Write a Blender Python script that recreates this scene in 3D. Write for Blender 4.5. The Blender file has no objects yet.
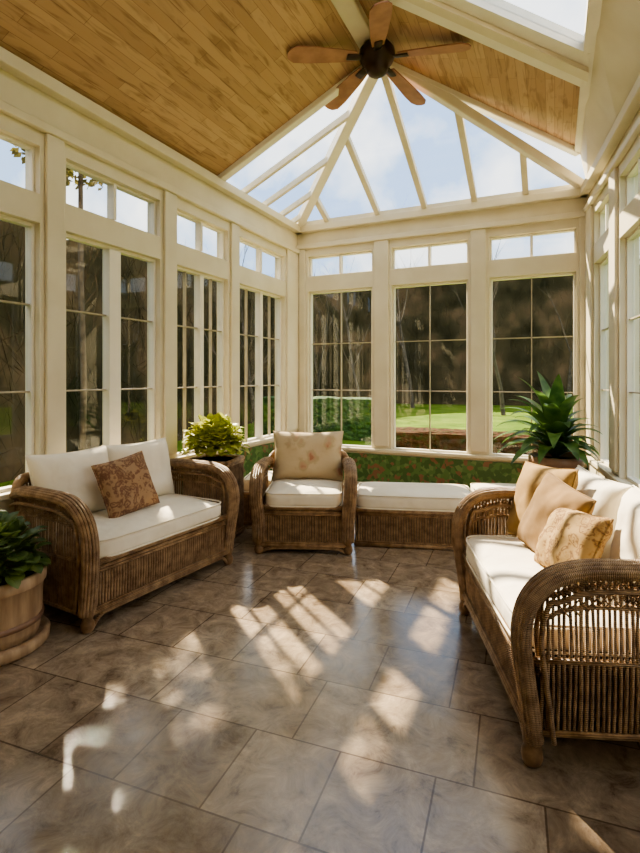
import bpy, bmesh, math, random
from mathutils import Vector, Matrix, noise
random.seed(7)
S = bpy.context.scene
COL = S.collection
R = math.radians

# ------------------------------------------------------------------ materials
def new_mat(name):
    m = bpy.data.materials.new(name); m.use_nodes = True
    nt = m.node_tree
    for n in list(nt.nodes): nt.nodes.remove(n)
    out = nt.nodes.new('ShaderNodeOutputMaterial')
    b = nt.nodes.new('ShaderNodeBsdfPrincipled')
    nt.links.new(b.outputs[0], out.inputs[0])
    return m, nt, b
def N(nt, t, **kw):
    n = nt.nodes.new(t)
    for k, v in kw.items():
        if k in n.inputs: n.inputs[k].default_value = v
        else: setattr(n, k, v)
    return n
def ramp(nt, fac, stops):
    r = nt.nodes.new('ShaderNodeValToRGB')
    e = r.color_ramp.elements
    while len(e) < len(stops): e.new(0.5)
    for i, (p, c) in enumerate(stops):
        e[i].position = p; e[i].color = (c[0], c[1], c[2], 1)
    nt.links.new(fac, r.inputs[0]); return r
def bump(nt, b, h, strength=0.3, dist=0.01):
    bp = nt.nodes.new('ShaderNodeBump'); bp.inputs['Strength'].default_value = strength
    bp.inputs['Distance'].default_value = dist
    nt.links.new(h, bp.inputs['Height']); nt.links.new(bp.outputs[0], b.inputs['Normal']); return bp
def noise_mat(name, c1, c2, scale=6, rough=0.6, bs=0.15, detail=5, c3=None, bd=0.01, spec=0.5, sheen=0):
    m, nt, b = new_mat(name)
    tc = N(nt, 'ShaderNodeTexCoord')
    n = N(nt, 'ShaderNodeTexNoise', Scale=scale, Detail=detail)
    nt.links.new(tc.outputs['Object'], n.inputs['Vector'])
    st = [(0.35, c1), (0.65, c2)] if c3 is None else [(0.3, c1), (0.5, c2), (0.68, c3)]
    r = ramp(nt, n.outputs[0], st)
    nt.links.new(r.outputs[0], b.inputs['Base Color'])
    b.inputs['Roughness'].default_value = rough
    b.inputs['Specular IOR Level'].default_value = spec
    if sheen: b.inputs['Sheen Weight'].default_value = sheen
    if bs: bump(nt, b, n.outputs[0], bs, bd)
    return m
CREAM = noise_mat('painted_cream', (0.66,0.585,0.425), (0.72,0.65,0.49), 3, 0.5, 0.03)
WHITE = noise_mat('painted_ivory', (0.76,0.71,0.59), (0.81,0.76,0.64), 5, 0.42, 0.02)
MUNT = noise_mat('muntin_paint', (0.34,0.29,0.21), (0.42,0.36,0.26), 5, 0.5, 0.02)
DARKMET = noise_mat('bronze_metal', (0.035,0.022,0.016), (0.06,0.035,0.022), 10, 0.35, 0.05)
DARKMET.node_tree.nodes['Principled BSDF'].inputs['Metallic'].default_value = 0.6
BLADE = noise_mat('fan_blade_wood', (0.28,0.13,0.08), (0.38,0.19,0.12), 9, 0.45, 0.05)
def fabric(name, c1, c2, scale=5, weave=350, c3=None):
    m, nt, b = new_mat(name)
    tc = N(nt, 'ShaderNodeTexCoord')
    n = N(nt, 'ShaderNodeTexNoise', Scale=scale, Detail=4)
    w = N(nt, 'ShaderNodeTexNoise', Scale=weave, Detail=1)
    big = N(nt, 'ShaderNodeTexNoise', Scale=5.5, Detail=2)
    for q in (n, w, big): nt.links.new(tc.outputs['Object'], q.inputs['Vector'])
    st = [(0.4, c1), (0.62, c2)] if c3 is None else [(0.38, c1), (0.5, c2), (0.6, c3)]
    r = ramp(nt, n.outputs[0], st)
    nt.links.new(r.outputs[0], b.inputs['Base Color'])
    b.inputs['Roughness'].default_value = 0.9
    b.inputs['Sheen Weight'].default_value = 0.06
    b1 = bump(nt, b, big.outputs[0], 0.65, 0.035)
    b2 = nt.nodes.new('ShaderNodeBump'); b2.inputs['Strength'].default_value = 0.12; b2.inputs['Distance'].default_value = 0.002
    nt.links.new(w.outputs[0], b2.inputs['Height']); nt.links.new(b1.outputs[0], b2.inputs['Normal'])
    nt.links.new(b2.outputs[0], b.inputs['Normal'])
    return m
IVORY = fabric('ivory_canvas', (0.81,0.735,0.585), (0.87,0.80,0.655), 3)
GOLD = fabric('gold_linen', (0.34,0.20,0.06), (0.43,0.27,0.095), 6)
GOLD2 = fabric('ochre_linen', (0.21,0.12,0.038), (0.29,0.17,0.06), 6)
def pattern_fabric(name, base, a, bcol, scale=14, warp=0.12):
    m, nt, b = new_mat(name)
    tc = N(nt, 'ShaderNodeTexCoord')
    nz = N(nt, 'ShaderNodeTexNoise', Scale=9.0, Detail=4)
    nt.links.new(tc.outputs['Object'], nz.inputs['Vector'])
    mx = N(nt, 'ShaderNodeMix', data_type='VECTOR'); mx.inputs[0].default_value = warp
    nt.links.new(tc.outputs['Object'], mx.inputs[4]); nt.links.new(nz.outputs['Color'], mx.inputs[5])
    v = N(nt, 'ShaderNodeTexVoronoi', Scale=scale)
    nt.links.new(mx.outputs[1], v.inputs['Vector'])
    r = ramp(nt, v.outputs['Distance'], [(0.08, bcol), (0.2, a), (0.32, base), (0.42, bcol), (0.5, base), (0.62, a)])
    nt.links.new(r.outputs[0], b.inputs['Base Color'])
    b.inputs['Roughness'].default_value = 0.88
    bump(nt, b, nz.outputs[0], 0.3, 0.015)
    return m
RUST = pattern_fabric('rust_brocade', (0.23,0.125,0.065), (0.35,0.22,0.12), (0.16,0.075,0.045), 15, 0.3)
GOLDPAT = pattern_fabric('gold_brocade', (0.33,0.195,0.065), (0.41,0.27,0.11), (0.15,0.075,0.03), 16, 0.3)
def floral():
    m, nt, b = new_mat('floral_tan')
    tc = N(nt, 'ShaderNodeTexCoord')
    nz = N(nt, 'ShaderNodeTexNoise', Scale=12.0, Detail=4)
    nt.links.new(tc.outputs['Object'], nz.inputs['Vector'])
    mx = N(nt, 'ShaderNodeMix', data_type='VECTOR'); mx.inputs[0].default_value = 0.12
    nt.links.new(tc.outputs['Object'], mx.inputs[4]); nt.links.new(nz.outputs['Color'], mx.inputs[5])
    v = N(nt, 'ShaderNodeTexVoronoi', Scale=7.0); nt.links.new(mx.outputs[1], v.inputs['Vector'])
    r = ramp(nt, v.outputs['Distance'], [(0.10,(0.40,0.19,0.11)),(0.2,(0.50,0.32,0.19)),(0.3,(0.46,0.35,0.20)),(0.42,(0.56,0.43,0.265)),(0.6,(0.58,0.455,0.285))])
    nt.links.new(r.outputs[0], b.inputs['Base Color']); b.inputs['Roughness'].default_value = 0.88
    bump(nt, b, nz.outputs[0], 0.25, 0.02); return m
FLORAL = floral()
def wicker(name, c1, c2, axis_uv=False, freq=90):
    m, nt, b = new_mat(name)
    tc = N(nt, 'ShaderNodeTexCoord')
    w = N(nt, 'ShaderNodeTexWave', Scale=freq/6.283, Distortion=0.8, Detail=1)
    w.bands_direction = 'X' if axis_uv else 'Z'
    nt.links.new(tc.outputs['UV' if axis_uv else 'Object'], w.inputs['Vector'])
    n = N(nt, 'ShaderNodeTexNoise', Scale=18.0, Detail=4)
    nt.links.new(tc.outputs['Object'], n.inputs['Vector'])
    r = ramp(nt, n.outputs[0], [(0.35, c1), (0.65, c2)])
    mm = N(nt, 'ShaderNodeMix', data_type='RGBA', blend_type='MULTIPLY'); mm.inputs[0].default_value = 0.7
    nt.links.new(r.outputs[0], mm.inputs[6])
    r2 = ramp(nt, w.outputs[0], [(0.0, (0.34,0.28,0.22)), (0.5, (1,1,1))])
    nt.links.new(r2.outputs[0], mm.inputs[7])
    nt.links.new(mm.outputs[2], b.inputs['Base Color'])
    b.inputs['Roughness'].default_value = 0.38
    bump(nt, b, w.outputs[0], 0.7, 0.006)
    return m
RATTAN = wicker('rattan_wrapped', (0.27,0.155,0.072), (0.56,0.37,0.20), True, 300)
ROD = wicker('rattan_rods', (0.27,0.155,0.072), (0.56,0.37,0.20), False, 260)
DECK = wicker('woven_dark_cane', (0.075,0.042,0.020), (0.15,0.09,0.045), False, 200)
SOIL = noise_mat('potting_soil', (0.02,0.012,0.008), (0.05,0.03,0.02), 40, 0.95, 0.6)
TERRA = noise_mat('brown_glazed_pot', (0.20,0.11,0.065), (0.29,0.17,0.11), 8, 0.4, 0.1)
def leafmat(name, c1, c2):
    m = noise_mat(name, c1, c2, 9, 0.35, 0.1)
    nt = m.node_tree; b = nt.nodes['Principled BSDF']; out = nt.nodes['Material Output']
    tr = N(nt, 'ShaderNodeBsdfTranslucent'); mx = nt.nodes.new('ShaderNodeMixShader'); mx.inputs[0].default_value = 0.4
    src = b.inputs['Base Color'].links[0].from_socket
    nt.links.new(src, tr.inputs[0]); nt.links.new(b.outputs[0], mx.inputs[1]); nt.links.new(tr.outputs[0], mx.inputs[2])
    nt.links.new(mx.outputs[0], out.inputs[0])
    return m
LEAF_DK = leafmat('dark_leaf', (0.08,0.14,0.035), (0.22,0.29,0.08))
LEAF_MD = leafmat('green_leaf', (0.045,0.11,0.028), (0.13,0.23,0.06))
LEAF_LT = leafmat('lime_leaf', (0.38,0.44,0.06), (0.68,0.66,0.16))
LEAF_DAPPLE = leafmat('dapple_leaf', (0.08,0.08,0.02), (0.18,0.15,0.05))  # leaves of the added trees that filter the sun
BARK = noise_mat('tree_bark', (0.055,0.044,0.032), (0.14,0.11,0.08), 6, 0.9, 0.6, bd=0.05)
GRASS = noise_mat('lawn_grass', (0.075,0.135,0.010), (0.15,0.215,0.025), 0.6, 0.95, 0.3, 8, bd=0.05, spec=0.1)
HEDGE = noise_mat('hedge_leaves', (0.015,0.05,0.01), (0.09,0.17,0.03), 8, 0.8, 1.0, 8, bd=0.08)
REDSH = noise_mat('autumn_shrub_leaves', (0.02,0.03,0.012), (0.10,0.04,0.02), 7, 0.9, 1.0, 8, c3=(0.05,0.07,0.02), bd=0.08, spec=0.1)
def woods():
    m = noise_mat('woodland_foliage', (0.016,0.017,0.010), (0.044,0.039,0.023), 0.8, 0.95, 0.0, 14, c3=(0.105,0.075,0.048), spec=0.02)
    nt = m.node_tree; b = nt.nodes['Principled BSDF']; out = nt.nodes['Material Output']
    tr = N(nt, 'ShaderNodeBsdfTranslucent'); mx = nt.nodes.new('ShaderNodeMixShader'); mx.inputs[0].default_value = 0.13
    nt.links.new(b.inputs['Base Color'].links[0].from_socket, tr.inputs[0]); nt.links.new(b.outputs[0], mx.inputs[1]); nt.links.new(tr.outputs[0], mx.inputs[2])
    nt.links.new(mx.outputs[0], out.inputs[0]); return m
WOODS = woods()

def tub_wood():
    m, nt, b = new_mat('barrel_wood')
    tc = N(nt, 'ShaderNodeTexCoord'); mp = N(nt, 'ShaderNodeMapping')
    mp.inputs['Scale'].default_value = (12,12,2)
    nt.links.new(tc.outputs['Object'], mp.inputs[0])
    n = N(nt, 'ShaderNodeTexNoise', Scale=1.6, Detail=6); nt.links.new(mp.outputs[0], n.inputs['Vector'])
    r = ramp(nt, n.outputs[0], [(0.32,(0.30,0.19,0.11)),(0.66,(0.52,0.37,0.23))])
    nt.links.new(r.outputs[0], b.inputs['Base Color']); b.inputs['Roughness'].default_value = 0.6
    bump(nt, b, n.outputs[0], 0.2, 0.008); return m
TUB = tub_wood()

def ceiling_wood():
    m, nt, b = new_mat('pine_planks')
    tc = N(nt, 'ShaderNodeTexCoord')
    sx = N(nt, 'ShaderNodeSeparateXYZ'); cx = N(nt, 'ShaderNodeCombineXYZ')
    nt.links.new(tc.outputs['Object'], sx.inputs[0])
    nt.links.new(sx.outputs[1], cx.inputs[0]); nt.links.new(sx.outputs[0], cx.inputs[1])
    br = N(nt, 'ShaderNodeTexBrick'); br.offset = 0.37
    br.inputs['Color1'].default_value = (0.385,0.238,0.130,1); br.inputs['Color2'].default_value = (0.49,0.325,0.19,1)
    br.inputs['Mortar'].default_value = (0.27,0.15,0.078,1)
    for k, v in (('Scale',1),('Mortar Size',0.0025),('Brick Width',0.8),('Row Height',0.075),('Mortar Smooth',0.5)): br.inputs[k].default_value = v
    nt.links.new(cx.outputs[0], br.inputs['Vector'])
    mp = N(nt, 'ShaderNodeMapping'); mp.inputs['Scale'].default_value = (2.2,14,14)
    nt.links.new(cx.outputs[0], mp.inputs[0])
    n = N(nt, 'ShaderNodeTexNoise', Scale=1.6, Detail=8, Distortion=0.8); nt.links.new(mp.outputs[0], n.inputs['Vector'])
    r = ramp(nt, n.outputs[0], [(0.32,(0.58,0.49,0.41)),(0.48,(1,1,1)),(0.75,(1.0,0.95,0.88))])
    mm = N(nt, 'ShaderNodeMix', data_type='RGBA', blend_type='MULTIPLY'); mm.inputs[0].default_value = 0.8
    nt.links.new(br.outputs[0], mm.inputs[6]); nt.links.new(r.outputs[0], mm.inputs[7])
    nt.links.new(mm.outputs[2], b.inputs['Base Color'])
    b.inputs['Roughness'].default_value = 0.5
    bump(nt, b, br.outputs['Fac'], -0.2, 0.004)
    return m
PINE = ceiling_wood()

def floor_mat():
    m, nt, b = new_mat('stone_tiles')
    tc = N(nt, 'ShaderNodeTexCoord')
    mp = N(nt, 'ShaderNodeMapping'); mp.inputs['Rotation'].default_value = (0,0,R(-4)); mp.inputs['Location'].default_value = (0.13,0.2,0)
    nt.links.new(tc.outputs['Object'], mp.inputs[0])
    br = N(nt, 'ShaderNodeTexBrick'); br.offset = 0.36; br.offset_frequency = 2; br.squash = 0.52; br.squash_frequency = 2
    br.inputs['Color1'].default_value = (0.225,0.172,0.122,1); br.inputs['Color2'].default_value = (0.35,0.282,0.212,1)
    br.inputs['Mortar'].default_value = (0.12,0.085,0.058,1)
    for k, v in (('Scale',1),('Mortar Size',0.005),('Brick Width',0.70),('Row Height',0.42),('Mortar Smooth',0.6)): br.inputs[k].default_value = v
    nt.links.new(mp.outputs[0], br.inputs['Vector'])
    n = N(nt, 'ShaderNodeTexNoise', Scale=7.0, Detail=10, Roughness=0.75, Distortion=0.7); nt.links.new(tc.outputs['Object'], n.inputs['Vector'])
    r = ramp(nt, n.outputs[0], [(0.34,(0.44,0.38,0.33)),(0.45,(0.83,0.78,0.73)),(0.55,(1.08,1.05,1.0)),(0.66,(1.5,1.43,1.33))])
    mm = N(nt, 'ShaderNodeMix', data_type='RGBA', blend_type='MULTIPLY'); mm.inputs[0].default_value = 1
    nt.links.new(br.outputs[0], mm.inputs[6]); nt.links.new(r.outputs[0], mm.inputs[7])
    nt.links.new(mm.outputs[2], b.inputs['Base Color'])
    r2 = ramp(nt, n.outputs[0], [(0.3,(0.07,)*3),(0.7,(0.18,)*3)])
    nt.links.new(r2.outputs[0], b.inputs['Roughness'])
    b.inputs['Specular IOR Level'].default_value = 1.0
    b1 = bump(nt, b, br.outputs['Fac'], -0.5, 0.006)
    b2 = nt.nodes.new('ShaderNodeBump'); b2.inputs['Strength'].default_value = 0.18; b2.inputs['Distance'].default_value = 0.008
    nt.links.new(n.outputs[0], b2.inputs['Height']); nt.links.new(b1.outputs[0], b2.inputs['Normal']); nt.links.new(b2.outputs[0], b.inputs['Normal'])
    return m
FLOOR = floor_mat()

def mosaic():
    m, nt, b = new_mat('green_mosaic_tile')
    tc = N(nt, 'ShaderNodeTexCoord')
    v = N(nt, 'ShaderNodeTexVoronoi', Scale=22.0); nt.links.new(tc.outputs['Object'], v.inputs['Vector'])
    sp = N(nt, 'ShaderNodeSeparateColor'); nt.links.new(v.outputs['Color'], sp.inputs[0])
    r = ramp(nt, sp.outputs[0], [(0.0,(0.055,0.12,0.033)),(0.40,(0.09,0.18,0.05)),(0.68,(0.14,0.22,0.075)),(0.84,(0.22,0.11,0.06))])
    r.color_ramp.interpolation = 'CONSTANT'
    nt.links.new(r.outputs[0], b.inputs['Base Color']); b.inputs['Roughness'].default_value = 0.35
    return m
MOSAIC = mosaic()

def glass(name, tint=(1,1,1), refl=0.04):
    m = bpy.data.materials.new(name); m.use_nodes = True; nt = m.node_tree
    for n in list(nt.nodes): nt.nodes.remove(n)
    out = nt.nodes.new('ShaderNodeOutputMaterial')
    t = N(nt, 'ShaderNodeBsdfTransparent', Color=(*tint,1)); g = N(nt, 'ShaderNodeBsdfGlossy', Roughness=0.02)
    mx = nt.nodes.new('ShaderNodeMixShader'); mx.inputs[0].default_value = refl
    nt.links.new(t.outputs[0], mx.inputs[1]); nt.links.new(g.outputs[0], mx.inputs[2])
    nt.links.new(mx.outputs[0], out.inputs[0]); return m
GLASS = glass('window_glass', (0.96,0.97,0.96), 0.03)
ROOFGL = glass('roof_glass', (0.95,0.97,0.99), 0.02)

# ------------------------------------------------------------------ mesh helpers
def mk(name, bm, mat, parent=None, smooth=False, loc=None, kind=None, label=None, cat=None, group=None):
    bmesh.ops.recalc_face_normals(bm, faces=bm.faces)
    me = bpy.data.meshes.new(name); bm.to_mesh(me); bm.free()
    if smooth:
        for p in me.polygons: p.use_smooth = True
    me.materials.append(mat)
    o = bpy.data.objects.new(name, me); COL.objects.link(o)
    if parent: o.parent = parent
    if loc: o.location = loc
    if kind: o['kind'] = kind
    if label: o['label'] = label
    if cat: o['category'] = cat
    if group: o['group'] = group
    return o
def empty(name, loc, rot=0, label=None, cat=None, group=None, kind=None):
    o = bpy.data.objects.new(name, None); o.empty_display_size = 0.1
    COL.objects.link(o); o.location = loc; o.rotation_euler = (0,0,rot)
    if label: o['label'] = label
    if cat: o['category'] = cat
    if group: o['group'] = group
    if kind: o['kind'] = kind
    return o
def addbox(bm, x0,x1,y0,y1,z0,z1, bev=0.0):
    vs = [bm.verts.new(p) for p in ((x0,y0,z0),(x1,y0,z0),(x1,y1,z0),(x0,y1,z0),(x0,y0,z1),(x1,y0,z1),(x1,y1,z1),(x0,y1,z1))]
    fs = [bm.faces.new([vs[i] for i in f]) for f in ((0,3,2,1),(4,5,6,7),(0,1,5,4),(1,2,6,5),(2,3,7,6),(3,0,4,7))]
    if bev > 0:
        es = list({e for f in fs for e in f.edges})
        bmesh.ops.bevel(bm, geom=es, offset=bev, segments=2, profile=0.5, affect='EDGES')
def box(name, b, mat, bev=0.0, **kw):
    bm = bmesh.new(); addbox(bm, *b, bev=bev); return mk(name, bm, mat, **kw)
def beam(name, p0, p1, w, h, mat, **kw):
    p0 = Vector(p0); p1 = Vector(p1); t = (p1-p0).normalized()
    s = t.cross(Vector((0,0,1)))
    s = s.normalized() if s.length > 1e-4 else Vector((1,0,0))
    n = s.cross(t).normalized()
    bm = bmesh.new(); vs = []
    for p in (p0, p1):
        for a, c in ((-1,-1),(1,-1),(1,1),(-1,1)):
            vs.append(bm.verts.new(p + s*a*w/2 + n*c*h/2))
    for f in ((0,1,2,3),(7,6,5,4),(0,4,5,1),(1,5,6,2),(2,6,7,3),(3,7,4,0)): bm.faces.new([vs[i] for i in f])
    bmesh.ops.bevel(bm, geom=list(bm.edges), offset=0.006, segments=2, affect='EDGES')
    return mk(name, bm, mat, **kw)
def slab(name, pts, th, mat, **kw):
    bm = bmesh.new(); pts = [Vector(p) for p in pts]
    a = [bm.verts.new(p) for p in pts]; b = [bm.verts.new(p+Vector((0,0,th))) for p in pts]
    bm.faces.new(a); bm.faces.new(b[::-1]); n = len(pts)
    for i in range(n): bm.faces.new((a[i],a[(i+1)%n],b[(i+1)%n],b[i]))
    return mk(name, bm, mat, **kw)
def catmull(pts, k=8):
    P = [Vector(p) for p in pts]; P = [P[0]*2-P[1]] + P + [P[-1]*2-P[-2]]
    out = []
    for i in range(1, len(P)-2):
        for j in range(k):
            t = j/k; a,b,c,d = P[i-1],P[i],P[i+1],P[i+2]
            out.append(0.5*((2*b)+(c-a)*t+(2*a-5*b+4*c-d)*t*t+(3*b-a-3*c+d)*t**3))
    out.append(P[-2]); return out
def sweep(bm, pts, a, b=None, seg=8, side=None, cap=True, closed=False):
    uvl = bm.loops.layers.uv.verify()
    pts = [Vector(p) for p in pts]; n = len(pts); rings = []; L = 0; Ls = []
    prev = None
    for i, p in enumerate(pts):
        if closed: t = (pts[(i+1)%n]-pts[i-1]).normalized()
        else: t = (pts[min(i+1,n-1)]-pts[max(i-1,0)]).normalized()
        if i: L += (p-pts[i-1]).length
        Ls.append(L)
        if side is not None: s = (Vector(side) - t*Vector(side).dot(t)).normalized()
        else:
            if prev is None:
                s = t.orthogonal().normalized()
            else: s = (prev - t*prev.dot(t)).normalized()
            prev = s
        nn = t.cross(s)
        aa = a[i] if isinstance(a, (list,tuple)) else a
        bb = aa if b is None else b
        rings.append([bm.verts.new(p + s*math.cos(q*2*math.pi/seg)*aa + nn*math.sin(q*2*math.pi/seg)*bb) for q in range(seg)])
    m = n if closed else n-1
    for i in range(m):
        r0, r1 = rings[i], rings[(i+1)%n]
        l0 = Ls[i]; l1 = Ls[i+1] if i+1 < n else Ls[i]+(pts[0]-pts[i]).length
        for q in range(seg):
            f = bm.faces.new((r0[q], r0[(q+1)%seg], r1[(q+1)%seg], r1[q]))
            for lp, uv in zip(f.loops, ((l0,q/seg),(l0,(q+1)/seg),(l1,(q+1)/seg),(l1,q/seg))): lp[uvl].uv = uv
    if cap and not closed:
        bm.faces.new(rings[0][::-1]); bm.faces.new(rings[-1])
def lathe(bm, prof, seg=24, c=(0,0,0), wob=None):
    rings = []
    for r, z in prof:
        rings.append([bm.verts.new((c[0]+r*math.cos(2*math.pi*q/seg), c[1]+r*math.sin(2*math.pi*q/seg), c[2]+z)) for q in range(seg)])
    for i in range(len(prof)-1):
        for q in range(seg):
            bm.faces.new((rings[i][q], rings[i][(q+1)%seg], rings[i+1][(q+1)%seg], rings[i+1][q]))
    if prof[0][0] > 1e-5: bm.faces.new(rings[0][::-1])
    if prof[-1][0] > 1e-5: bm.faces.new(rings[-1])
def spow(v, e): return math.copysign(abs(v)**e, v)
def seat_cushion_bm(w, d, h, crown=0.02, seed=0):
    bm = bmesh.new(); bm.loops.layers.uv.verify(); nu, nv = 72, 30; rings = []
    for i in range(nv+1):
        ph = -math.pi/2 + math.pi*i/nv; ring = []
        cz = spow(math.sin(ph), 0.42); cr = spow(math.cos(ph), 0.28)
        for j in range(nu):
            th = 2*math.pi*j/nu
            x = cr*spow(math.cos(th), 0.22); y = cr*spow(math.sin(th), 0.22)
            z = cz*h/2
            if cz > 0: z += crown*(1-x*x)*(1-y*y)
            p = Vector((x*2*w+seed, y*2*d, cz))
            nz = noise.noise(p)*0.013 + noise.noise(p*2)*0.004
            ring.append(bm.verts.new((x*w/2, y*d/2+nz*0.4, z+nz)))
        rings.append(ring)
    for i in range(nv):
        for j in range(nu):
            try: bm.faces.new((rings[i][j], rings[i][(j+1)%nu], rings[i+1][(j+1)%nu], rings[i+1][j]))
            except ValueError: pass
    bmesh.ops.remove_doubles(bm, verts=bm.verts, dist=1e-5)
    for zz in (-h*0.40, h*0.40):
        pts = [(w/2*0.992*spow(math.cos(t),0.22), d/2*0.992*spow(math.sin(t),0.22), zz) for t in [2*math.pi*k/72 for k in range(72)]]
        sweep(bm, pts, 0.006, seg=6, closed=True)
    return bm
def pillow_bm(w, h, t, n=26, seed=0, pinch=0.06, full=0.5):
    bm = bmesh.new(); bm.loops.layers.uv.verify(); G = {}
    def pos(u, v, s):
        x = u*(1-pinch*(1-v*v)**1.0*abs(u)); y = v*(1-pinch*(1-u*u)*abs(v))
        k = max(0,(1-u**4)*(1-v**4))**full
        q = Vector((u*1.8+seed, v*1.8, s*2+seed))
        e = max(abs(u),abs(v))
        z = s*t/2*k + k*(0.022*noise.noise(q)+0.010*noise.noise(Vector((u*4+seed,v*4,s)))*e)
        return (x*w/2, y*h/2, z)
    for s in (1,-1):
        for i in range(n+1):
            for j in range(n+1):
                u = math.sin((-1+2*i/n)*math.pi/2); v = math.sin((-1+2*j/n)*math.pi/2)
                e = i in (0,n) or j in (0,n)
                if s == -1 and e: G[(i,j,s)] = G[(i,j,1)]
                else: G[(i,j,s)] = bm.verts.new(pos(u,v,s))
        for i in range(n):
            for j in range(n):
                q = [G[(i,j,s)],G[(i+1,j,s)],G[(i+1,j+1,s)],G[(i,j+1,s)]]
                bm.faces.new(q if s==1 else q[::-1])
    edge = []
    m = 12
    for k in range(m): edge.append((-1+2*k/m,-1))
    for k in range(m): edge.append((1,-1+2*k/m))
    for k in range(m): edge.append((1-2*k/m,1))
    for k in range(m): edge.append((-1,1-2*k/m))
    sweep(bm, [pos(u,v,1) for u,v in edge], 0.006, seg=6, closed=True)
    return bm

# ------------------------------------------------------------------ room
XL, YB, XR = -3.23, 6.34, 0.33
ZE = 3.52; RX, RZ = -1.45, 4.37; YA = 4.5
YF = -1.3
wn = [0]; tn = [0]
def wname(): wn[0] += 1; return 'window_%d' % wn[0]
def tname(): tn[0] += 1; return 'trim_%d' % tn[0]
STR = dict(kind='structure')

floor_o = box('floor', (-3.45, 1.7, YF-0.15, YB+0.2, -0.12, 0.0), FLOOR, label='mottled brown stone tile floor, polished', **STR)

def wall_with_windows(name, horiz, wins, L0, L1, sill, wtop, tbot, ttop, top, th, xf, nb=None):
    bm = bmesh.new()
    def B(a0,a1,b0,b1,z0,z1):
        m = bmesh.new(); addbox(m, a0,a1,b0,b1,z0,z1)
        me = bpy.data.meshes.new('t'); m.to_mesh(me); m.free(); bm.from_mesh(me); bpy.data.meshes.remove(me)
    B(L0,L1,0,th,0,sill)
    B(L0,L1,0,th,ttop,top)
    B(L0,L1,0,th,wtop,tbot)
    ed = [L0]+[q for w in wins for q in w]+[L1]
    for i in range(0, len(ed), 2):
        if ed[i+1]-ed[i] > 0.01:
            B(ed[i],ed[i+1],0,th,sill,wtop); B(ed[i],ed[i+1],0,th,tbot,ttop)
    bmesh.ops.transform(bm, matrix=xf, verts=bm.verts)
    o = mk(name, bm, CREAM, kind='structure', label='cream painted sunroom wall of tall windows')
    for i in range(0, len(ed), 2):
        a0, a1 = ed[i]+0.035, ed[i+1]-0.035
        if a1-a0 > 0.05:
            bm = bmesh.new(); addbox(bm, a0, a1, -0.03, 0, sill+0.05, ttop+0.1, bev=0.006)
            bmesh.ops.transform(bm, matrix=xf, verts=bm.verts); mk(tname(), bm, CREAM, **STR)
    for z0, z1, dp in ((sill-0.03, sill+0.01, 0.05), (ttop+0.10, ttop+0.16, 0.05), (top-0.09, top, 0.09)):
        bm = bmesh.new(); addbox(bm, L0, L1, -dp, 0, z0, z1, bev=0.008)
        bmesh.ops.transform(bm, matrix=xf, verts=bm.verts); mk(tname(), bm, CREAM, **STR)
    return o
def win(a0, a1, z0, z1, xf, nv, rows, mull=None, fr=0.026, mun=0.011, b=0.05, label='tall ivory-framed window with dark woodland outside', mcol=None):
    bm = bmesh.new()
    def B(m, q0,q1,b0,b1,s0,s1, bev=0.004): addbox(m, q0,q1,b0,b1,s0,s1,bev=bev)
    B(bm,a0,a0+fr,b,b+0.06,z0,z1); B(bm,a1-fr,a1,b,b+0.06,z0,z1)
    B(bm,a0+fr,a1-fr,b,b+0.06,z0,z0+fr); B(bm,a0+fr,a1-fr,b,b+0.06,z1-fr,z1)
    if mull: 
        mc = (a0+a1)/2; B(bm, mc-mull/2, mc+mull/2, b-0.02,b+0.06,z0+fr,z1-fr)
    bmesh.ops.transform(bm, matrix=xf, verts=bm.verts)
    nm = wname()
    o = mk(nm, bm, WHITE, label=label, **STR)
    bm = bmesh.new(); B(bm,a0+fr,a1-fr,b+0.035,b+0.041,z0+fr,z1-fr,bev=0)
    bmesh.ops.transform(bm, matrix=xf, verts=bm.verts)
    mk('glass_pane', bm, GLASS, parent=o)
    bm = bmesh.new(); any_ = False
    secs = [(a0+fr, (a0+a1)/2-mull/2), ((a0+a1)/2+mull/2, a1-fr)] if mull else [(a0+fr, a1-fr)]
    for s0, s1 in secs:
        for k in range(1, nv+1):
            x = s0+(s1-s0)*k/(nv+1); B(bm,x-mun/2,x+mun/2,b+0.015,b+0.05,z0+fr,z1-fr,bev=0); any_ = True
        for f in rows:
            z = z0+(z1-z0)*f; B(bm,s0,s1,b+0.015,b+0.05,z-mun/2,z+mun/2,bev=0); any_ = True
    if any_:
        bmesh.ops.transform(bm, matrix=xf, verts=bm.verts); mk('muntin_grid', bm, MUNT, parent=o)
    else: bm.free()

xfL = Matrix(((0,-1,0,XL),(1,0,0,0),(0,0,1,0),(0,0,0,1)))
winsL = [(-0.95,0.05),(0.35,1.25),(1.50,2.43),(2.64,3.62),(3.85,4.68),(4.90,5.97)]
wall_with_windows('wall_left', 0, winsL, YF, YB+0.15, 0.70, 2.52, 2.72, 3.05, ZE, 0.15, xfL)
for i,(a,b_) in enumerate(winsL):
    win(a,b_,0.70,2.52,xfL,1 if i>=4 else 0,(0.36,0.69),mull=0.12 if i<4 else 0.06)
    win(a,b_,2.72,3.05,xfL,0,(),mull=0.03,fr=0.02,label='ivory-framed transom window')
xfB = Matrix(((1,0,0,0),(0,1,0,YB),(0,0,1,0),(0,0,0,1)))
winsB = [(-3.07,-2.15),(-1.89,-0.945),(-0.70,0.215)]
wall_with_windows('wall_back', 0, winsB, XL, XR+0.1, 0.53, 2.63, 2.83, 3.11, ZE, 0.15, xfB)
for a,b_ in winsB:
    win(a,b_,0.53,2.63,xfB,1,(0.36,0.66))
    win(a,b_,2.83,3.11,xfB,0,(),mull=0.03,fr=0.02,label='ivory-framed transom window')
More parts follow.
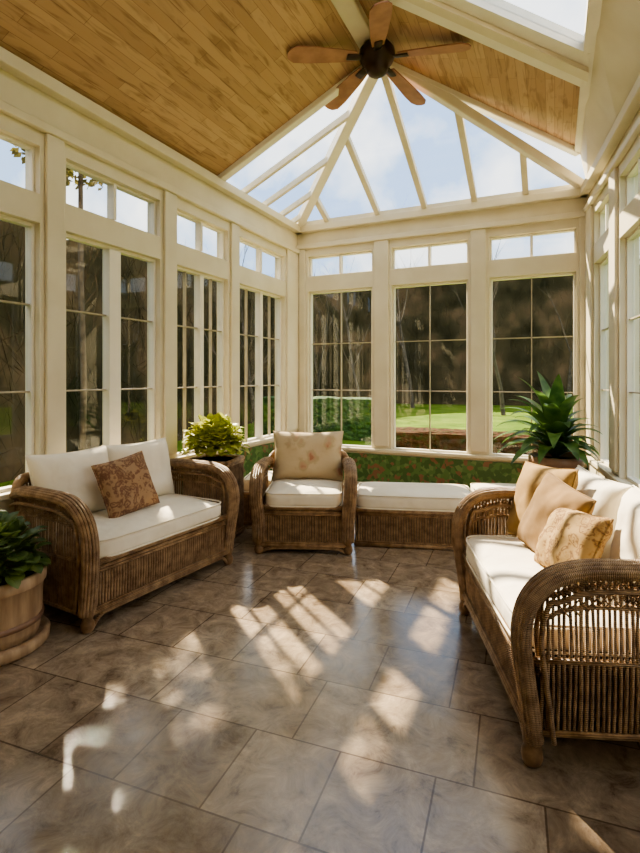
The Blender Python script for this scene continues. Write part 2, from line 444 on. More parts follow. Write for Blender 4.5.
ang = R(7.2); da = Vector((math.sin(ang), -math.cos(ang), 0)); db = Vector((math.cos(ang), math.sin(ang), 0))
xfR = Matrix(((da.x,db.x,0,XR),(da.y,db.y,0,YB),(0,0,1,0),(0,0,0,1)))
winsR = [(0.33,1.06),(1.34,2.22),(2.5,3.4),(3.68,4.58),(4.86,5.76)]
LR = (YB-YF)/math.cos(ang)
wall_with_windows('wall_right', 0, winsR, -0.1, LR, 0.60, 2.63, 2.83, 3.15, ZE, 0.15, xfR)
for a,b_ in winsR:
    win(a,b_,0.60,2.63,xfR,1,(0.36,0.66))
    win(a,b_,2.83,3.15,xfR,0,(),mull=0.03,fr=0.02,label='ivory-framed transom window')
box('wall_front', (XL-0.15, 1.6, YF-0.15, YF, 0, 4.6), CREAM, label='cream painted house wall', **STR)
box(tname(), (XL+0.02, XR, YB-0.02, YB-0.001, 0.10, 0.47), MOSAIC, label='green and rust mosaic tile band', **STR)
box(tname(), (XL+0.001, XL+0.02, 3.9, YB-0.02, 0.10, 0.64), MOSAIC, label='green and rust mosaic tile band', **STR)
box('baseboard_back', (XL+0.02, XR, YB-0.035, YB-0.001, 0, 0.10), CREAM, bev=0.005, **STR)
box('baseboard_left', (XL+0.001, XL+0.035, YF, YB-0.035, 0, 0.10), CREAM, bev=0.005, **STR)
bm = bmesh.new(); addbox(bm, 0.05, LR, -0.03, 0, 0, 0.10, bev=0.005); bmesh.ops.transform(bm, matrix=xfR, verts=bm.verts); mk('baseboard_right', bm, CREAM, **STR)

# roof
EX, EZ = 0.24, 3.92
def xr(y): return XR + math.tan(ang)*(YB-y)
bm = bmesh.new()
def addslab(bm, pts, th):
    pts = [Vector(p) for p in pts]
    a = [bm.verts.new(p) for p in pts]; b = [bm.verts.new(p+Vector((0,0,th))) for p in pts]
    bm.faces.new(a); bm.faces.new(b[::-1]); n = len(pts)
    for i in range(n): bm.faces.new((a[i],a[(i+1)%n],b[(i+1)%n],b[i]))
addslab(bm, [(XL-0.15,YF-0.15,ZE-0.07),(XL-0.15,4.44,ZE-0.07),(RX,4.44,RZ),(RX,YF-0.15,RZ)], 0.08)
E = (EX,6.25,EZ); A = (RX,YA,RZ); CR = (XR,YB,ZE); CL = (XL,YB,ZE)
addslab(bm, [A,E,(EX,4.84,EZ),(RX,3.38,RZ)], 0.08)
addslab(bm, [(EX,1.7,EZ),(RX,0.5,RZ),(RX,YF-0.15,RZ),(EX,YF-0.15,EZ)], 0.08)
mk('ceiling', bm, PINE, label='sloped honey pine plank ceiling', **STR)
slab(tname(), [(EX,4.86,EZ-0.05),(RX,3.40,RZ-0.05),(RX,2.98,RZ-0.05),(EX,4.34,EZ-0.05)], 0.12, WHITE, **STR)
slab(tname(), [(EX,4.66,EZ-0.09),(RX,3.20,RZ-0.09),(RX,3.10,RZ-0.09),(EX,4.52,EZ-0.09)], 0.05, CREAM, **STR)
slab(wname(), [(EX,4.34,EZ),(RX,2.98,RZ),(RX,0.5,RZ),(EX,1.7,EZ)], 0.01, ROOFGL, label='roof skylight pane', **STR)
beam(tname(), (EX,3.5,EZ), (RX,2.15,RZ), 0.06, 0.07, WHITE, **STR)
beam(tname(), (EX,2.6,EZ), (RX,1.3,RZ), 0.06, 0.07, WHITE, **STR)
bm = bmesh.new()
ys = [6.25,5,4,3,2,1,0,YF-0.15]
lo = [CR]+[(xr(y),y,ZE) for y in ys[1:]]; hi = [(EX,y,EZ) for y in ys]
for i in range(len(ys)-1): addslab(bm, [lo[i],hi[i],hi[i+1],lo[i+1]], 0.06)
mk(tname(), bm, CREAM, label='cream sloping soffit above the windows', **STR)
beam(tname(), (EX,6.25,EZ), (EX,YF,EZ), 0.09, 0.09, WHITE, **STR)
slab(wname(), [A,CL,CR], 0.01, ROOFGL, label='triangular glazed hip roof', **STR)
slab(wname(), [(RX,4.44,RZ),A,CL,(XL,4.44,ZE)], 0.01, ROOFGL, label='glazed roof slope', **STR)
slab(wname(), [A,CR,E], 0.01, ROOFGL, label='narrow glazed roof wedge', **STR)
beam(tname(), (XL,4.46,ZE), (RX,4.46,RZ), 0.09, 0.10, WHITE, **STR)
beam(tname(), CL, A, 0.11, 0.12, WHITE, **STR)
beam(tname(), CR, A, 0.07, 0.10, WHITE, **STR)
beam(tname(), E, A, 0.08, 0.12, WHITE, **STR)
beam(tname(), (RX,YF,RZ-0.03), (RX,YA+0.05,RZ-0.03), 0.16, 0.12, CREAM, **STR)
beam(tname(), (XL,YB-0.03,ZE), (XR,YB-0.03,ZE), 0.10, 0.10, CREAM, **STR)
for x in (-2.75,-2.05,-1.45,-0.86,-0.30):
    t = (x-XL)/(RX-XL) if x <= RX else (XR-x)/(XR-RX)
    y2 = YB+(YA-YB)*t; z2 = ZE+(RZ-ZE)*t
    beam(tname(), (x,YB,ZE), (x,y2,z2), 0.065, 0.08, CREAM, **STR)
for y in (4.92,5.38,5.80,6.12):
    t = (YB-y)/(YB-YA); x2 = XL+(RX-XL)*t; z2 = ZE+(RZ-ZE)*t
    beam(tname(), (XL,y,ZE), (x2,y,z2), 0.045, 0.07, CREAM, **STR)

# ------------------------------------------------------------------ ceiling fan
fx, fy, fz = -1.38, 4.20, 4.19
fan = empty('ceiling_fan', (fx,fy,fz), label='dark bronze ceiling fan with reddish wooden blades under the ridge', cat='ceiling fan')
bm = bmesh.new(); lathe(bm, [(0.0,0.165),(0.075,0.165),(0.08,0.145),(0.05,0.13),(0.02,0.12),(0.0,0.12)]); mk('canopy', bm, DARKMET, parent=fan, smooth=True)
bm = bmesh.new(); lathe(bm, [(0.014,0.08),(0.014,0.15)], 12); mk('rod', bm, DARKMET, parent=fan, smooth=True)
bm = bmesh.new(); lathe(bm, [(0.0,0.13),(0.05,0.125),(0.11,0.10),(0.15,0.05),(0.155,0.0),(0.135,-0.045),(0.10,-0.07),(0.095,-0.11),(0.08,-0.14),(0.05,-0.16),(0.0,-0.165)], 32); mk('motor_housing', bm, DARKMET, parent=fan, smooth=True)
camr = math.atan2(0.4147,0.910)
for k in range(5):
    a = R(50+72*k)+camr
    bm = bmesh.new()
    outl = [(0.19,-0.05),(0.32,-0.066),(0.60,-0.086),(0.72,-0.082),(0.77,-0.046),(0.78,0.0),(0.77,0.046),(0.72,0.082),(0.60,0.086),(0.32,0.066),(0.19,0.05)]
    M = Matrix.Rotation(a,4,'Z')@Matrix.Rotation(R(7),4,'Y')@Matrix.Rotation(R(12),4,'X')
    v0 = [bm.verts.new(M@Vector((x,y,-0.005))) for x,y in outl]; v1 = [bm.verts.new(M@Vector((x,y,0.005))) for x,y in outl]
    bm.faces.new(v0[::-1]); bm.faces.new(v1)
    for i in range(len(outl)): j=(i+1)%len(outl); bm.faces.new((v0[i],v0[j],v1[j],v1[i]))
    bl = mk('blade', bm, BLADE, parent=fan)
    bm = bmesh.new(); sweep(bm, [M@Vector(p) for p in ((0.11,0,0.0),(0.17,0,-0.012),(0.27,0,-0.010))], 0.034, 0.008, seg=8, side=M.to_3x3()@Vector((0,1,0)))
    mk('blade_bracket', bm, DARKMET, parent=bl, smooth=True)

# ------------------------------------------------------------------ wicker furniture
def strand_roll(bm, pts, w, h, ns=7):
    """a rolled arm built from parallel cane strands laid over a core"""
    pts = [Vector(p) for p in pts]; n = len(pts)
    sweep(bm, pts, w*0.86, h*0.8, seg=14, side=(1,0,0))
    X = Vector((1,0,0))
    for k in range(2*ns):
        th = 2*math.pi*(k+0.5)/(2*ns); out = []
        for i, p in enumerate(pts):
            t = (pts[min(i+1,n-1)]-pts[max(i-1,0)]).normalized(); s = (X-t*X.dot(t)).normalized(); nn = t.cross(s)
            out.append(p+s*math.cos(th)*w*0.87+nn*math.sin(th)*h*0.87)
        sweep(bm, out, w*0.20, seg=6)
wr = random.Random(99)
def wicker_seat(name, W, D, loc, rot, label, cat, armh=0.74, backh=0.82, seatz=0.40, cush=0.13, ncush=1, armw=0.052, backcush=2, bcmat=None, fine=0.024, bch=0.46, lean=76, low=0.13, bcy=0.145, bcz=0.0):
    o = empty(name, loc, rot, label, cat)
    hd = D/2; hw = W/2-armw
    for s in (-1,1):
        x0 = s*hw
        P = [(x0,-hd+0.06,0.10),(x0,-hd+0.045,0.22),(x0+s*0.006,-hd+0.025,0.36),(x0+s*0.016,-hd+0.010,armh-0.24),(x0+s*0.022,-hd+0.035,armh-0.12),
             (x0+s*0.024,-hd+0.11,armh-0.035),(x0+s*0.022,-hd+0.22,armh),(x0+s*0.018,-0.02,armh+0.005),(x0+s*0.008,hd-0.16,armh),(x0,hd-0.06,armh-0.03)]
        pts = catmull(P, 7)
        bm = bmesh.new()
        strand_roll(bm, pts, armw, 0.030)
        arm = mk('arm', bm, RATTAN, parent=o, smooth=True)
        bm = bmesh.new()
        P2 = [(x,y+0.065 if z < armh-0.1 else y+0.03,z-0.0 if z < armh-0.1 else z-0.07) for x,y,z in P]
        in_pts = catmull(P2,7)
        for dx in (-0.030, 0.030): sweep(bm, [p+Vector((dx*1.0,0.0,0)) for p in in_pts], 0.010, seg=8)
        up = [p for p in pts if p.z > armh-0.25 and p.y < hd-0.05]
        def topz(y):
            best = armh-0.2
            for i in range(len(up)-1):
                if min(up[i].y,up[i+1].y)-1e-6 <= y <= max(up[i].y,up[i+1].y)+1e-6:
                    t = (y-up[i].y)/((up[i+1].y-up[i].y) or 1); best = max(best, up[i].z+(up[i+1].z-up[i].z)*t)
            return best
        y = -hd+0.085
        while y < hd-0.05:
            j1, j2 = wr.uniform(-.003,.003), wr.uniform(-.004,.004)
            sweep(bm, [(x0+s*0.012,y+j1,low),(x0+s*0.022,y,0.3),(x0+s*0.022,y+j2,0.5),(x0+s*0.018,y-j2,topz(y)-0.01)], wr.uniform(0.0058,0.0078), seg=6, cap=False)
            y += fine
        y = -hd+0.10
        while y < hd-0.16:
            for sg in (1,-1):
                ya, yb = (y, y+0.09) if sg > 0 else (y+0.09, y)
                za = topz(ya)-0.03+wr.uniform(-.006,.006); sweep(bm, [(x0+s*0.026,ya,za),(x0+s*0.030,(ya+yb)/2+wr.uniform(-.006,.006),za-0.055),(x0+s*0.026,yb,za-0.11)], wr.uniform(0.0028,0.0042), seg=5, cap=False)
            y += 0.03+wr.uniform(-.005,.005)
        sweep(bm, [(x0+s*0.020,yy,topz(yy)-0.14) for yy in [(-hd+0.09)+k*(2*hd-0.16)/14 for k in range(15)]], 0.009, seg=6)
        for z in (low, seatz+0.0):
            sweep(bm, [(x0+s*0.018,-hd+0.05,z),(x0+s*0.018,hd-0.05,z)], 0.012, seg=8)
        mk('arm_lattice', bm, ROD, parent=arm, smooth=True)
    for sx in (-1,1):
        for sy in (-1,1):
            bm = bmesh.new(); lathe(bm, [(0.022,0.0),(0.034,0.012),(0.040,0.035),(0.036,0.06),(0.028,0.075),(0.034,0.09),(0.034,0.16),(0.03,0.22)], 16)
            mk('leg', bm, RATTAN, parent=o, smooth=True, loc=(sx*hw, sy*(hd-0.055), 0))
    bm = bmesh.new()
    addbox(bm, -hw+0.01, hw-0.01, -hd+0.07, hd-0.05, low+0.03, seatz-0.03, bev=0.01)
    base = mk('seat_base', bm, DECK, parent=o)
    bm = bmesh.new(); x = -hw+0.04
    while x < hw-0.03:
        sweep(bm, [(x,-hd+0.06,low),(x+wr.uniform(-.002,.002),-hd+0.052,0.25),(x,-hd+0.055,seatz-0.01)], 0.0085, seg=6, cap=False); x += fine*0.85
    for z, r in ((low,0.016),(low+0.02,0.010),(seatz-0.02,0.020),(seatz-0.055,0.010),(seatz-0.075,0.010)):
        sweep(bm, [(-hw,-hd+0.045,z),(hw,-hd+0.045,z)], r, seg=8)
    l2 = low-0.02
    bow = [(-hw+0.02,-hd+0.045,max(0.015,l2-0.07)),(-hw+0.08,-hd+0.045,l2-0.01),(-hw+0.2,-hd+0.045,l2),(hw-0.2,-hd+0.045,l2),(hw-0.08,-hd+0.045,l2-0.01),(hw-0.02,-hd+0.045,max(0.015,l2-0.07))]
    sweep(bm, catmull(bow,6), 0.012, seg=8)
    mk('woven_apron', bm, ROD, parent=base, smooth=True)
    bm = bmesh.new()
    top = catmull([(-hw-0.0,hd-0.05,armh-0.06),(-hw+0.03,hd-0.02,armh+0.03),(-hw+0.14,hd,backh),(0,hd+0.005,backh+0.02),(hw-0.14,hd,backh),(hw-0.03,hd-0.02,armh+0.03),(hw,hd-0.05,armh-0.06)],8)
    sweep(bm, top, 0.034, seg=12)
    bk = mk('backrest', bm, RATTAN, parent=o, smooth=True)
    bm = bmesh.new(); x = -hw+0.04
    def bt(x):
        for i in range(len(top)-1):
            if top[i].x <= x <= top[i+1].x:
                t=(x-top[i].x)/((top[i+1].x-top[i].x) or 1); return top[i].lerp(top[i+1],t)
        return top[len(top)//2]
    while x < hw-0.03:
        q = bt(x); sweep(bm, [(x,hd-0.07,low),(x,hd-0.05,0.4),(q.x,q.y,q.z)], 0.0085, seg=6, cap=False); x += fine
    for z in (low+0.02,0.42,0.60): sweep(bm, [(-hw,hd-0.05+(z-0.4)*0.08,z),(hw,hd-0.05+(z-0.4)*0.08,z)], 0.013, seg=8)
    mk('back_lattice', bm, ROD, parent=bk, smooth=True)
    iw = 2*hw-0.09; cw = iw/ncush
    for k in range(ncush):
        bm = seat_cushion_bm(cw-0.005, D-0.14, cush, 0.03, seed=k*3+W)
        mk('seat_cushion', bm, IVORY, parent=o, smooth=True, loc=(-iw/2+cw*(k+0.5), -0.045, seatz-0.02+cush/2), label='ivory canvas seat cushion')
    bw = iw/backcush
    for k in range(backcush):
        bm = pillow_bm(bw*1.03, bch, 0.22, seed=k*5+D, pinch=0.08, full=0.52)
        c = mk('back_cushion', bm, bcmat or IVORY, parent=o, smooth=True, loc=(-iw/2+bw*(k+0.5), hd-bcy, seatz+cush-0.035+bch/2*0.97), label='plump back cushion')
        c.rotation_euler = (R(lean),0,R(random.uniform(-4,4)))
    return o
def obj_mat(loc, rot): return Matrix.Translation(loc)@Matrix.Rotation(rot,4,'Z')

LS_loc, LS_rot = (-2.715,2.77,0), R(85)
wicker_seat('wicker_loveseat', 1.34, 0.80, LS_loc, LS_rot, 'brown wicker loveseat with ivory cushions against the window wall', 'sofa', bch=0.47, backh=0.80, low=0.10)
RS_loc, RS_rot = (0.035,2.79,0), R(-70)
wicker_seat('wicker_sofa', 1.34, 0.80, RS_loc, RS_rot, 'brown wicker sofa with ivory cushions and gold pillows', 'sofa', fine=0.020, backh=0.80, bch=0.44, bcy=0.12, lean=80)
AC_loc, AC_rot = (-2.01,4.11,0), R(22)
wicker_seat('wicker_armchair', 0.84, 0.76, AC_loc, AC_rot, 'brown wicker armchair with floral back cushion and ivory seat', 'armchair', armh=0.68, backh=0.76, backcush=1, bcmat=FLORAL, bch=0.47, low=0.07, lean=72)

def pillow(name, sofa, local, w, h, t, lean, yaw, roll, mat, label, seed, group=None):
    bm = pillow_bm(w,h,t,seed=seed)
    o = mk(name, bm, mat, smooth=True, label=label, cat='pillow', group=group)
    M = obj_mat(*sofa)@Matrix.Translation(local)@Matrix.Rotation(R(yaw),4,'Z')@Matrix.Rotation(R(lean),4,'X')@Matrix.Rotation(R(roll),4,'Z')
    o.matrix_world = M; return o
pillow('throw_pillow', (LS_loc,LS_rot), (-0.08,-0.03,0.71), 0.40,0.39,0.14, 70, -6, 8, RUST, 'rust patterned throw pillow on the loveseat', 3)
pillow('throw_pillow', (RS_loc,RS_rot), (-0.43,0.04,0.73), 0.48,0.45,0.15, 72, 14, 4, GOLD, 'large plain gold throw pillow on the sofa', 8, 'gold sofa pillows')
pillow('throw_pillow', (RS_loc,RS_rot), (-0.15,0.01,0.71), 0.41,0.41,0.14, 68, 14, -10, GOLD2, 'ochre throw pillow in the middle of the sofa', 12, 'gold sofa pillows')
pillow('throw_pillow', (RS_loc,RS_rot), (0.12,-0.01,0.68), 0.42,0.32,0.14, 62, 6, 6, GOLDPAT, 'gold brocade throw pillow with darker motifs', 17, 'gold sofa pillows')

def bench(loc, rot, W, D, label):
    o = empty('wicker_bench', loc, rot, label, 'bench', group='wicker window benches')
    hw, hd = W/2, D/2
    bm = bmesh.new(); addbox(bm, -hw+0.02,hw-0.02,-hd+0.025,hd-0.02,0.03,0.31,bev=0.008)
    b = mk('bench_base', bm, DECK, parent=o)
    bm = bmesh.new()
    def side(p, q, n):
        p=Vector(p); q=Vector(q)
        for i in range(n+1):
            c = p.lerp(q, i/n); sweep(bm, [(c.x,c.y,0.03),(c.x,c.y,0.30)], 0.009, seg=6, cap=False)
        for z, r in ((0.02,0.02),(0.045,0.010),(0.275,0.010),(0.305,0.020)):
            sweep(bm, [(p.x,p.y,z),(q.x,q.y,z)], r, seg=8)
    c = [(-hw+0.01,-hd+0.012,0),(hw-0.01,-hd+0.012,0),(hw-0.01,hd-0.01,0),(-hw+0.01,hd-0.01,0)]
    side(c[0],c[1],int(W/0.022)); side(c[1],c[2],int(D/0.022)); side(c[3],c[0],int(D/0.022))
    mk('woven_side', bm, ROD, parent=b, smooth=True)
    bm = seat_cushion_bm(W, D, 0.14, 0.02, seed=W*3)
    mk('seat_cushion', bm, IVORY, parent=o, smooth=True, loc=(0,0,0.385), label='ivory canvas bench cushion')
    return o
bench((-1.16,4.58,0), R(17), 1.02, 0.58, 'low wicker bench with long ivory cushion beside the armchair')
bench((-0.40,4.92,0), R(17), 0.56, 0.54, 'low wicker bench end with ivory cushion near the potted plant')
bench((-2.65,4.62,0), R(20), 0.52, 0.50, 'low wicker bench with ivory cushion behind the planter')

# ------------------------------------------------------------------ plants
def add_leaf(bm, base, direc, up, L, Wd, droop=0.4, n=6, fold=0.15, shape=1.0):
    d = Vector(direc).normalized(); up = Vector(up)
    side = d.cross(up); side = side.normalized() if side.length > 1e-3 else Vector((1,0,0))
    p = Vector(base); rows = []; dd = d.copy()
    for i in range(n+1):
        t = i/n
        w = Wd*math.sin(math.pi*min(1,(t**shape)*0.97+0.03))**0.8/2 if i < n else 0.001
        nn = side.cross(dd).normalized()
        rows.append([bm.verts.new(p-side*w+nn*fold*w), bm.verts.new(p), bm.verts.new(p+side*w+nn*fold*w)])
        p = p + dd*(L/n); dd = (dd + Vector((0,0,-droop/n))).normalized()
    for i in range(n):
        for j in (0,1): bm.faces.new((rows[i][j],rows[i][j+1],rows[i+1][j+1],rows[i+1][j]))
def bushy(center, rad, hz, count, L, Wd, seed, droop=0.6):
    rnd = random.Random(seed); bm = bmesh.new()
    for i in range(count):
        th = rnd.uniform(0,2*math.pi); ph = math.asin(rnd.uniform(-0.15,1)); k = rnd.uniform(0.55,1)
        dr = Vector((math.cos(th)*math.cos(ph), math.sin(th)*math.cos(ph), math.sin(ph)))
        p = Vector(center)+Vector((dr.x*rad*k, dr.y*rad*k, dr.z*hz*k))
        d2 = (dr+Vector((rnd.uniform(-.5,.5),rnd.uniform(-.5,.5),rnd.uniform(-.2,.4)))).normalized()
        add_leaf(bm, p-d2*L*0.3, d2, (0,0,1), L*rnd.uniform(0.7,1.2), Wd*rnd.uniform(0.7,1.2), droop, 5)
        if i % 4 == 0:
            sweep(bm, [Vector((center[0],center[1],center[2]-0.05)), (Vector(center)+p)/2+Vector((0,0,0.02)), p], 0.003, seg=4, cap=False)
    return bm
pl = empty('potted_plant', (-2.76,1.80,0), 0, 'dark green leafy plant in round wooden tub on a saucer', 'potted plant')
bm = bmesh.new(); lathe(bm, [(0.215,0.05),(0.228,0.10),(0.236,0.20),(0.238,0.33),(0.25,0.335),(0.256,0.345),(0.256,0.395),(0.24,0.402),(0.215,0.395),(0.205,0.36),(0.205,0.34),(0.0,0.34)],40); tubo = mk('tub', bm, TUB, parent=pl, smooth=True)
bm = bmesh.new(); lathe(bm, [(0.225,0.135),(0.241,0.138),(0.243,0.165),(0.228,0.168)],40); mk('band', bm, TERRA, parent=tubo, smooth=True)
bm = bmesh.new(); lathe(bm, [(0.25,0.0),(0.27,0.015),(0.275,0.06),(0.255,0.075),(0.235,0.06),(0.0,0.055)],40); mk('saucer', bm, TUB, parent=pl, smooth=True)
bm = bmesh.new(); lathe(bm, [(0.0,0.35),(0.204,0.35)],24); mk('soil', bm, SOIL, parent=pl)
mk('foliage', bushy((0,0,0.45),0.25,0.25,240,0.095,0.095,4,1.0), LEAF_DK, parent=pl)
pl = empty('potted_plant', (-2.84,3.90,0), R(10), 'yellow-green leafy plant in tall square wicker planter', 'potted plant')
bm = bmesh.new(); addbox(bm,-0.19,0.19,-0.19,0.19,0.02,0.69,bev=0.01); pb = mk('planter_box', bm, DECK, parent=pl)
bm = bmesh.new()
cs = [(-.195,-.195),(.195,-.195),(.195,.195),(-.195,.195)]
for i in range(4):
    p=Vector((*cs[i],0)); q=Vector((*cs[(i+1)%4],0))
    for k in range(17):
        c=p.lerp(q,k/17); sweep(bm,[(c.x,c.y,0.02),(c.x,c.y,0.70)],0.009,seg=6,cap=False)
    for z,r in ((0.02,0.02),(0.05,0.01),(0.67,0.012),(0.70,0.022)): sweep(bm,[(p.x,p.y,z),(q.x,q.y,z)],r,seg=8)
mk('woven_side', bm, ROD, parent=pb, smooth=True)
bm = bmesh.new(); lathe(bm, [(0.0,0.705),(0.17,0.705)],24); mk('soil', bm, SOIL, parent=pl)
mk('foliage', bushy((0,0,0.82),0.28,0.28,620,0.08,0.078,11,0.9), LEAF_LT, parent=pl)
pl = empty('potted_plant', (0.01,5.40,0), 0, 'large glossy broad-leaved plant in brown round pot', 'potted plant')
bm = bmesh.new(); lathe(bm, [(0.16,0.0),(0.18,0.02),(0.205,0.30),(0.225,0.62),(0.245,0.64),(0.245,0.71),(0.225,0.715),(0.215,0.69),(0.21,0.65),(0.0,0.65)],36); mk('pot', bm, TERRA, parent=pl, smooth=True)
bm = bmesh.new(); lathe(bm, [(0.0,0.67),(0.212,0.67)],24); mk('soil', bm, SOIL, parent=pl)
bm = bmesh.new(); rnd = random.Random(5)
for i in range(56):
    th = i*2.399; el = R(86-50*((i/56)**0.75))
    d = (math.cos(th)*math.cos(el), math.sin(th)*math.cos(el), math.sin(el))
    add_leaf(bm, (0.03*math.cos(th),0.03*math.sin(th),0.70+0.20*(1-i/56)), d, (0,0,1), rnd.uniform(0.54,0.70)*(0.70 if math.cos(th)>0.5 else 1), rnd.uniform(0.125,0.155), 1.8, 14, 0.25, 0.75)
sweep(bm, [(0,0,0.65),(0,0,0.92)], 0.03, seg=8)
mk('foliage', bm, LEAF_MD, parent=pl, smooth=True)

# ------------------------------------------------------------------ outside
bm = bmesh.new(); addbox(bm, -60,50,-30,70,-0.5,-0.16); mk('ground', bm, GRASS, kind='structure', label='green lawn outside the sunroom')
def bank(name, path, seed, label):
    rnd = random.Random(seed)
    bm = bmesh.new(); P = catmull(path, 14); nz = 16; rows = []
    for i, p in enumerate(P):
        t = (P[min(i+1,len(P)-1)]-P[max(i-1,0)]); t.z = 0; t.normalize(); nrm = Vector((-t.y,t.x,0)); row=[]
        hh = p.z*(1+0.05*noise.noise(Vector((i*0.35,seed,0)))+0.03*noise.noise(Vector((i*1.3,seed,4))))
        for k in range(nz+1):
            z = hh*k/nz
            off = 0.25*noise.noise(Vector((p.x*0.3,p.y*0.3,z*0.3+seed)))
            row.append(bm.verts.new(Vector((p.x,p.y,z-0.3))+nrm*off))
        rows.append(row)
    for i in range(len(P)-1):
        for k in range(nz): bm.faces.new((rows[i][k],rows[i+1][k],rows[i+1][k+1],rows[i][k+1]))
    for q in range(20000):
        i = rnd.randrange(len(P)-1); k = rnd.random(); a = rows[i]; b_ = rows[i+1]; f = rnd.random()
        kk = min(nz-1,int((k**0.7)*nz)); c = a[kk].co.lerp(b_[kk+1].co, f)+Vector((rnd.uniform(-.5,.5),rnd.uniform(-.5,.5),rnd.uniform(-.2,.3)))
        tilt = 0.5 if q % 3 else 1.6
        e1 = Vector((rnd.uniform(-tilt,tilt),rnd.uniform(-tilt,tilt),1)).normalized(); e2 = e1.cross(Vector((rnd.uniform(-1,1),rnd.uniform(-1,1),0))).normalized()
        s1 = rnd.uniform(0.15,0.7); s2 = rnd.uniform(0.004,0.014)
        bm.faces.new([bm.verts.new(c+e1*s1*x+e2*s2*y) for x,y in ((-1,0),(0,-1),(1,0),(0,1))])
    me = bpy.data.meshes.new(name); bm.to_mesh(me); bm.free(); me.materials.append(WOODS)
    o = bpy.data.objects.new(name, me); COL.objects.link(o); o['kind']='stuff'; o['label']=label; o['category']='woodland'; return o
bank('woodland', [(-6.6,-9,4.0),(-6.9,-3,4.0),(-7.4,3,4.1),(-8.2,8,4.4),(-9.4,13.5,4.8),(-11.0,20,6.0),(-12.2,26,7.2),(-10,31,7.8),(-4,32,7.8),(6,32,7.8),(16,30,7.6),(21,24,7.0),(21,12,5.5),(20,0,5.5)], 3, 'dense brown-green bare woodland edge around the lawn')
def tree_mesh(seed, H, thick=0.013, lean=0.0, kids=7):
    rnd = random.Random(seed); bm = bmesh.new()
    def br(p, d, L, r, lv):
        pts=[p]; rr=[r]; q=p.copy(); dd=d.copy(); n=5
        for i in range(n):
            dd=(dd+Vector((rnd.uniform(-.14,.14),rnd.uniform(-.14,.14),rnd.uniform(-.02,.10)))).normalized(); q=q+dd*L/n
            pts.append(q.copy()); rr.append(r*(1-0.7*(i+1)/n))
        sweep(bm, pts, rr, seg=7 if lv==0 else 4, cap=False)
        if lv<3:
            for k in range(kids if lv==0 else 4):
                i = rnd.randint(2 if lv==0 else 1,n); a=rnd.uniform(0,6.28)
                nd=(dd*0.9+Vector((math.cos(a),math.sin(a),rnd.uniform(0.1,0.7)))*0.6).normalized()
                br(pts[i], nd, L*rnd.uniform(0.30,0.45), rr[i]*0.6, lv+1)
    br(Vector((0,0,-0.1)), Vector((0,0,1)), H, H*thick, 0)
    me = bpy.data.meshes.new('tree'); bmesh.ops.recalc_face_normals(bm, faces=bm.faces); bm.to_mesh(me); bm.free(); me.materials.append(BARK); return me
meshes = [tree_mesh(s, h, 0.015, kids=9) for s, h in ((1,7.2),(2,6.6),(3,7.8),(4,6.2))]
tp = [(-6.0,8.6),(-6.6,10.8),(-7.9,17.0),(-8.0,22.0),(-7.0,27.5),(-3.2,28.5),(0.6,28.8),(4.4,28.2),(8.2,27.6),(12,26),(14,20),(-2.0,23.5),(3.4,22.5)]
for i,(x,y) in enumerate(tp):
    o = bpy.data.objects.new('tree', meshes[i%4]); COL.objects.link(o); o.location=(x,y,-0.16); o.rotation_euler=(0,0,i*1.7)
    s = 0.85+0.3*((i*37)%10)/10
    if x < -5 and y < 20: s *= 0.55
    o.scale=(s,s,s)
    o['label']='bare-branched tree at the lawn edge'; o['category']='tree'; o['group']='bare trees around the lawn'
def sun_dapple_tree(loc, seed, zc, rad, count):  # added tree, crown placed to block and dapple sun through the left windows
    rnd = random.Random(seed)
    o = empty('tree', loc, 0, 'added slim tree whose high crown breaks up the sun on the floor', 'tree')
    bm = bmesh.new(); c = Vector((0,0,zc))
    sweep(bm, [(0,0,-0.2),(0.04,0.02,1.5),(-0.03,0.03,3.0),(0,0,zc-0.3),(0.02,0,zc+rad*0.8)], [0.05,0.042,0.036,0.028,0.008], seg=8)
    for k in range(26):
        v = Vector((rnd.gauss(0,1),rnd.gauss(0,1),rnd.gauss(0,0.7))).normalized()*rad*rnd.uniform(0.7,1)
        b0 = Vector((0,0,zc+rnd.uniform(-0.5,0.5)*rad)); sweep(bm, [b0, b0.lerp(c+v,0.5)+Vector((0,0,0.05)), c+v], [0.016,0.010,0.004], seg=5)
    mk('trunk', bm, BARK, parent=o, smooth=True)
    bm = bmesh.new()
    for k in range(count):
        v = Vector((rnd.gauss(0,1),rnd.gauss(0,1),rnd.gauss(0,1))).normalized()*rad*(rnd.random()**0.4)
        v.z *= 0.85
        e1 = Vector((rnd.uniform(-1,1),rnd.uniform(-1,1),rnd.uniform(-1,1))).normalized(); e2 = e1.orthogonal().normalized()
        s1 = rnd.uniform(0.04,0.075)
        bm.faces.new([bm.verts.new(c+v+e1*s1*x+e2*s1*0.6*y) for x,y in ((-1,0),(0,-1),(1,0),(0,1))])
    mk('foliage', bm, LEAF_DAPPLE, parent=o)
sun_dapple_tree((-5.9,5.05,-0.16), 41, 5.15, 1.05, 2300)  # breaks up the sun pool on the near-left floor
sun_dapple_tree((-5.8,2.2,-0.16), 42, 5.3, 1.05, 2300)
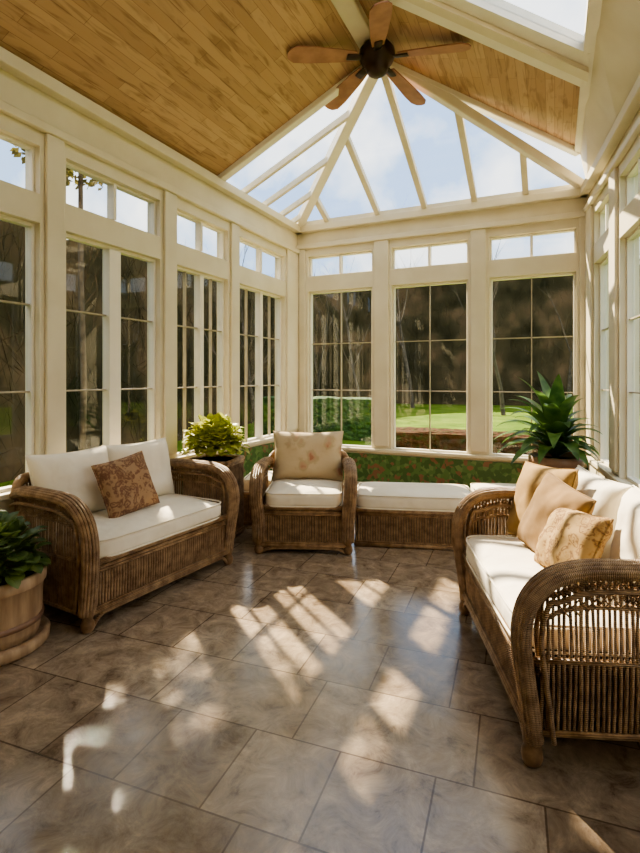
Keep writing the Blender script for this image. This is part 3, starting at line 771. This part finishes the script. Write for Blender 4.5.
def shrub(name, loc, sx, sy, sz, mat, seed, label, boxy=False, group=None):
    bm = bmesh.new(); bmesh.ops.create_cube(bm, size=2) if boxy else bmesh.ops.create_icosphere(bm, subdivisions=5, radius=1)
    if boxy: bmesh.ops.subdivide_edges(bm, edges=bm.edges, cuts=32, use_grid_fill=True)
    for v in bm.verts:
        p = Vector((v.co.x*sx, v.co.y*sy, v.co.z*sz)); n = Vector(v.co).normalized()
        k = 0.035*noise.noise(p*3+Vector((seed,0,0)))+0.05*noise.noise(p*12+Vector((0,seed,0)))
        v.co = p+n*k
    return mk(name, bm, mat, smooth=False, loc=loc, label=label, cat='hedge' if boxy else 'shrub', group=group)
shrub('hedge', (-5.95,13.0,0.36), 1.75,0.6,0.54, HEDGE, 1, 'clipped green hedge beyond the windows', True)
shrub('shrub_border', (0.0,10.6,0.06), 3.3,0.55,0.30, REDSH, 9, 'low rust and green shrub border along the lawn', True)

# ------------------------------------------------------------------ light
w = bpy.data.worlds.new('sky'); S.world = w; w.use_nodes = True; nt = w.node_tree
bg = nt.nodes['Background']
tc = N(nt,'ShaderNodeTexCoord'); n = N(nt,'ShaderNodeTexNoise',Scale=5.0,Detail=9)
nt.links.new(tc.outputs['Generated'], n.inputs['Vector'])
r = ramp(nt, n.outputs[0], [(0.42,(0.38,0.53,0.77)),(0.57,(1.0,0.995,0.98))])
nt.links.new(r.outputs[0], bg.inputs[0]); bg.inputs[1].default_value = 1.95
sd = bpy.data.lights.new('sun','SUN'); sd.energy = 19; sd.angle = R(0.8); sd.color=(1.0,0.84,0.62)
so = bpy.data.objects.new('sun', sd); COL.objects.link(so)
el = R(40); dirv = Vector((0.77*math.cos(el), -0.638*math.cos(el), -math.sin(el)))
so.rotation_euler = dirv.to_track_quat('-Z','Y').to_euler(); so.location=(-8,16,12)

# ------------------------------------------------------------------ camera
cd = bpy.data.cameras.new('camera'); co = bpy.data.objects.new('camera', cd); COL.objects.link(co)
co.location = (0,0,1.45); co.rotation_euler = (R(90),0,R(24.5))
cd.sensor_fit='HORIZONTAL'; cd.sensor_width=36; cd.lens=36*515/640; cd.shift_y=-48.5/640; cd.clip_start=0.05; cd.clip_end=300
S.camera = co
S.view_settings.view_transform='AgX'; S.view_settings.look='AgX - Medium High Contrast'; S.view_settings.exposure=0.25
